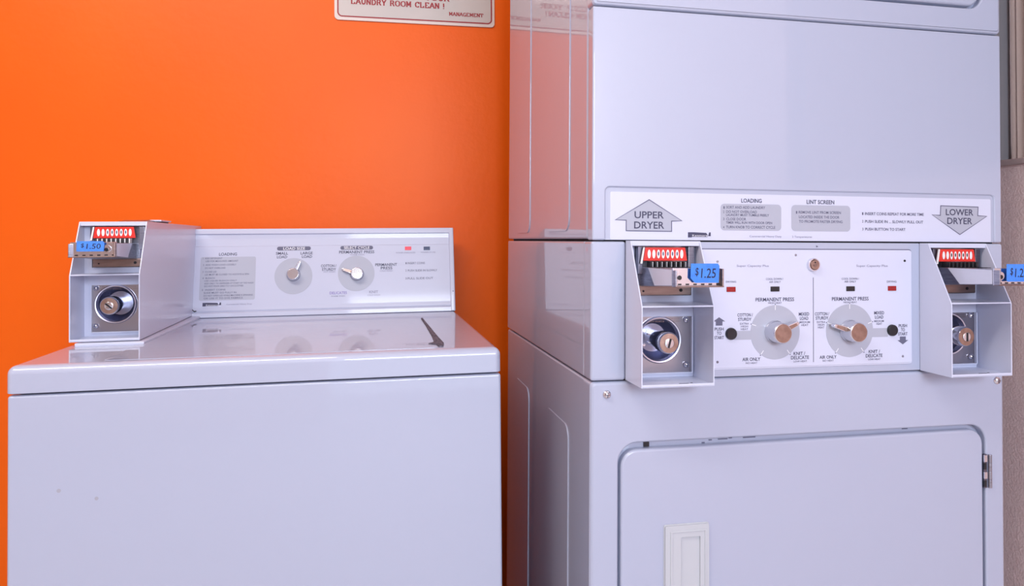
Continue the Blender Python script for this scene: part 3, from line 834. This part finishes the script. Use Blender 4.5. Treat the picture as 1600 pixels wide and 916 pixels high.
b.box(0.6470, 0.6528, -0.0010, 0.003, 0.7040, 0.7570, 'dark_steel', 0.0008)
for k in range(4):
    z = 0.7045 + k * 0.0131
    b.lathe([(0.0026, 0), (0.0029, 0.0005), (0.0029, 0.0120), (0.0026, 0.0125)], 'steel', seg=12, mtx=Matrix.Translation((0.6565, -0.0020, z)) @ Matrix.Rotation(R(90), 4, 'X'))
for k in (1, 3): b.box(0.6462, 0.6500, -0.0022, 0.0, 0.7065 + (3 - k) * 0.0135, 0.7160 + (3 - k) * 0.0135, 'black')
for k in (0, 2): b.box(0.6462, 0.6520, -0.0026, 0.0, 0.7060 + (3 - k) * 0.0131, 0.7165 + (3 - k) * 0.0131, 'chrome', 0.0005)
b.build('hinge', ld, 'small steel hinge')

# control housing between the two dryers
b = MB()
b.box(0, DW, 0.0335, DD, 0.8930, 1.0890, 'enamel', 0.003, 3)
b.box(0, 0.0520, 0.0, 0.0350, 0.8925, 1.0892, 'enamel', 0.004, 3)
b.box(0.1555, 0.5330, 0.0, 0.0350, 0.8925, 1.0892, 'enamel', 0.0015, 2)
b.box(0.6370, DW, 0.0, 0.0350, 0.8925, 1.0892, 'enamel', 0.004, 3)
b.box(0.1605, 0.1640, -0.0012, 0.001, 0.8945, 1.0880, 'enamel', 0.001)
b.flat([(0.3530, 1.0848), (0.3565, 1.0832), (0.3535, 1.0822)], -0.0005, 'ink')
ch = b.build('control_housing', dr)
b = MB(); b.box(0.010, DW - 0.010, 0.010, 0.60, 0.8885, 0.895, 'gap'); b.box(0.010, DW - 0.010, 0.010, 0.60, 1.0870, 1.0935, 'gap'); b.build('seam_gasket', dr)
# control plate set in a shallow frame
b = MB()
px0, px1, pz0, pz1 = 0.1640, 0.5156, 0.9050, 1.0775
b.prism(rrect(px0 - 0.0022, px1 + 0.0018, pz0 - 0.0018, pz1 + 0.0022, 0.004, 3), -0.0004, 0.001, 'ink_soft')
b.prism(rrect(px0 - 0.0022, px1 + 0.0020, pz0 - 0.0020, pz1 + 0.0008, 0.004, 3), -0.0012, 0.001, 'panel_white', 0.0006, 1)
b.prism(rrect(px0, px1, pz0, pz1 - 0.0008, 0.003, 3), -0.0020, 0.001, 'panel_white', 0.0006, 1)
cp = b.build('control_plate', dr)
PY = -0.0020
for s, x, z, w, h in CTL:
    big = h > 4.2
    m = 'ink' if big else 'ink_soft'
    if s.startswith('Super'): m = 'ink_faint'
    b = MB(); b.text(s, x / 1000, z / 1000, w / 1000, h / 1000, PY - 0.0003, m, 0.012 if big and not s.startswith('Super') else 0.006)
    b.build('lettering', cp)
b = MB(); b.flat(rect(0.3464, 0.3474, 0.9104, 1.0369), PY - 0.0002, 'ink_soft'); b.build('divider_line', cp)
for cx, top, up in ((0.1940, 0.9797, True), (0.5002, 0.9455, False)):
    a, h2 = 0.0096, 0.0121
    if up: pts = [(cx - a, top - 0.0062), (cx - a * .55, top - 0.0062), (cx - a * .55, top - h2), (cx + a * .55, top - h2), (cx + a * .55, top - 0.0062), (cx + a, top - 0.0062), (cx, top)]
    else: pts = [(cx - a * .55, top), (cx - a * .55, top - 0.0056), (cx - a, top - 0.0056), (cx, top - h2), (cx + a, top - 0.0056), (cx + a * .55, top - 0.0056), (cx + a * .55, top)]
    b = MB(); b.flat(pts, PY - 0.0002, 'ink_soft'); b.build('start_arrow', cp)
T5 = (90, 18, 162, 234, 306)
disc_dial(cp, 0.2839, 0.9562, 0.0400, PY - 0.0004, ticks=T5, band=(0.218, 0.250, 0.9463, 0.9594))
disc_dial(cp, 0.4080, 0.9564, 0.0400, PY - 0.0004, ticks=T5, band=(0.442, 0.474, 0.9457, 0.9590))
knob(cp, 0.2830, 0.9570, PY - 0.0006, 24, 0.0150, 0.022, 0.033, 'copper', 'copper', 'copper-faced knob with its pointer turned up to the right')
knob(cp, 0.4075, 0.9560, PY - 0.0006, 164, 0.0150, 0.022, 0.035, 'copper', 'copper', 'copper-faced knob with its pointer turned to the left')
for cx, cz in ((0.2125, 0.9554), (0.4811, 0.9555)):
    b = MB(); b.lathe([(0.0088, 0.0), (0.0086, -0.003), (0.0076, -0.0042), (0.0, -0.0036)], 'black', seg=26); b.build('push_button', cp, loc=(cx, PY, cz), label='round black push button')
for cx, cz, m, lb in ((0.2128, 1.0201, 'red_lens', 'red indicator light'), (0.2835, 1.0201, 'black', 'black indicator light'), (0.4096, 1.0196, 'black', 'black indicator light'), (0.4815, 1.0196, 'red_lens', 'red indicator light')):
    b = MB(); b.box(cx - 0.0071, cx + 0.0071, PY - 0.0012, PY + 0.001, cz - 0.0037, cz + 0.0037, m, 0.0005); b.build('indicator_light', cp, lb)
b = MB()
b.lathe([(0.0100, 0), (0.0100, -0.003), (0.0092, -0.0048), (0.0078, -0.0050), (0.0074, -0.0030)], 'chrome', seg=28)
b.lathe([(0.0074, -0.0035), (0.0070, -0.0062), (0.0, -0.0064)], 'copper', seg=24)
b.box(-0.0007, 0.0007, -0.0070, -0.0060, -0.001, 0.0045, 'black')
b.lathe([(0.0030, -0.0064), (0.0025, -0.0072), (0, -0.0073)], 'bronze', seg=14)
b.build('key_lock', cp, 'small round copper key lock', loc=(0.3460, PY, 1.0561))
for x, z, m in ((0.1915, 1.0608, 'steel'), (0.3179, 1.0704, 'steel'), (0.5043, 1.0619, 'black'), (0.5001, 0.9151, 'steel'), (0.1915, 0.9147, 'dark_steel')):
    b = MB(); b.lathe([(0.0019, 0), (0.0016, -0.0007), (0, -0.0009)], m, seg=12); b.build('rivet', cp, loc=(x, PY, z))

# coin meters on the dryer, one at each end of the control plate
coin_meter(dr, (0.0509, 0.0, 0.8932), 0.0, ('$', '1.25'), 0.0425, 0.0060,
           'left coin meter with its slide pulled out beside the control plate', 'blue tape marked with the price 1.25', dt=0.0190, slot_angle=15)
coin_meter(dr, (0.5320, 0.0, 0.8922), 0.0, ('$', '1.25'), 0.0355, 0.0020,
           'right coin meter with its slide pulled out at the right edge of the dryer', 'blue tape marked with the price 1.25', dt=0.0175, slot_angle=0)

# upper body and service panel
b = MB()
b.box(0.0008, DW - 0.0008, 0.0240, DD, 1.0925, 1.86, 'enamel', 0.004, 3)
ribs(b, 1.1050, 1.78)
b.build('upper_cabinet', dr)
b = MB()
x0, x1, z0, z1 = 0.0015, DW - 0.0015, 1.0908, 1.4235
rx0, rx1, rz = 0.0215, 0.6700, 1.1660
def arc(cx, cz, r, a0, a1, n=5): return [(cx + r * math.cos(R(a0 + (a1 - a0) * k / n)), cz + r * math.sin(R(a0 + (a1 - a0) * k / n))) for k in range(n + 1)]
U = [(x0, z0), (rx0, z0)] + arc(rx0 + 0.006, rz - 0.006, 0.006, 180, 90) + arc(rx1 - 0.006, rz - 0.006, 0.006, 90, 0) + [(rx1, z0), (x1, z0), (x1, z1), (x0, z1)]
b.prism(U, 0.0, 0.0225, 'enamel', 0.0026, 3)
b.box(rx0 - 0.003, rx1 + 0.003, 0.0022, 0.0220, z0 + 0.0005, rz + 0.004, 'enamel')
up = b.build('service_panel', dr)
LY = 0.0022
b = MB(); b.prism(rrect(0.0285, 0.6655, z0 + 0.0010, 1.1600, 0.002, 2), LY - 0.0004, LY + 0.0002, 'panel_white'); b.build('label_strip', up)
LY -= 0.0005
for a_, c_ in ((0.1981, 0.2963), (0.3132, 0.4126)):
    b = MB(); b.flat(rrect(a_, c_, 1.1062, 1.1455, 0.006), LY - 0.0001, 'print_grey'); b.build('printed_field', up)
UPA = [(87.2, 1149.3), (137.4, 1119.6), (121.5, 1118.9), (121.6, 1104.1), (52.5, 1104.5), (52.5, 1119.5), (36.2, 1119.8)]
LOA = [(572.8, 1148.2), (641.7, 1147.2), (641.0, 1133.5), (657.8, 1132.7), (607.6, 1103.3), (557.0, 1133.9), (572.1, 1133.1)]
for P_, rows, lb in ((UPA, BIG[:2], 'up arrow reading UPPER DRYER'), (LOA, BIG[2:], 'down arrow reading LOWER DRYER')):
    P_ = [(x / 1000, z / 1000) for x, z in P_]; b = MB()
    bmx = bmesh.new(); L = [bmx.verts.new((x, LY - 0.0001, z)) for x, z in P_]
    bmesh.ops.triangle_fill(bmx, use_beauty=True, edges=[bmx.edges.new((L[i], L[(i + 1) % 7])) for i in range(7)]); b.bm(bmx, 'print_grey')
    for q in outline(P_, 0.0014): b.flat(q, LY - 0.0002, 'ink_soft')
    for s, x, z, w, h in rows: b.text(s, x / 1000, z / 1000, w / 1000, h / 1000, LY - 0.0003, 'ink', 0.014)
    b.build('direction_arrow', up, lb)
for s, x, z, w, h in PANEL_TEXT:
    m = 'ink_soft' if h > 3.7 else 'ink_soft'
    if s.startswith('Comm') or s.startswith('2 T'): m = 'ink_faint'
    if h > 5.5: m = 'ink'
    b = MB(); b.text(s, x / 1000, z / 1000, w / 1000, h / 1000, LY - 0.0003, m, 0.012 if h > 5.5 or s[0] in 'SDCTRLIP' and not s.startswith('Comm') else 0.004)
    b.build('lettering', up)
badge(up, 0.1645, 1.0992, 0.0356, 0.0079, LY - 0.0006)
# upper dryer front with its door
b = MB()
ud = rrect(0.0413, 0.6511, 1.4640, 1.815, 0.024, 8)
b.plate_hole(rrect(0.0055, DW - 0.0055, 1.4305, 1.856, 0.004, 3), ud, 0.0, 0.013, 'enamel', 0.003)
for (i0, yy0, i1, yy1) in ((0.0055, 0.0, 0.0024, 0.0012), (0.0024, 0.0012, 0.0008, 0.0045), (0.0008, 0.0045, 0.0008, 0.024)):
    A = rrect(i0, DW - i0, 1.4255 + i0 - .001, 1.861 - i0, 0.006 - i0 * .4, 3); B = rrect(i1, DW - i1, 1.4255 + i1 - .001, 1.861 - i1, 0.006 - i1 * .4, 3)
    n = len(A)
    b.raw([(x, yy0, z) for x, z in A] + [(x, yy1, z) for x, z in B], [(i, (i + 1) % n, n + (i + 1) % n, n + i) for i in range(n)], 'enamel')
b.flat(ud, 0.0128, 'enamel')
b.build('upper_front', dr)
b = MB(); b.box(0.008, DW - 0.008, 0.008, 0.06, 1.420, 1.4285, 'gap'); b.build('seam_gasket', dr)
b = MB(); b.prism(rrect(0.0455, 0.6465, 1.4680, 1.811, 0.022, 8), 0.0002, 0.012, 'enamel', 0.004, 4, front_only=True); b.build('upper_door', dr)
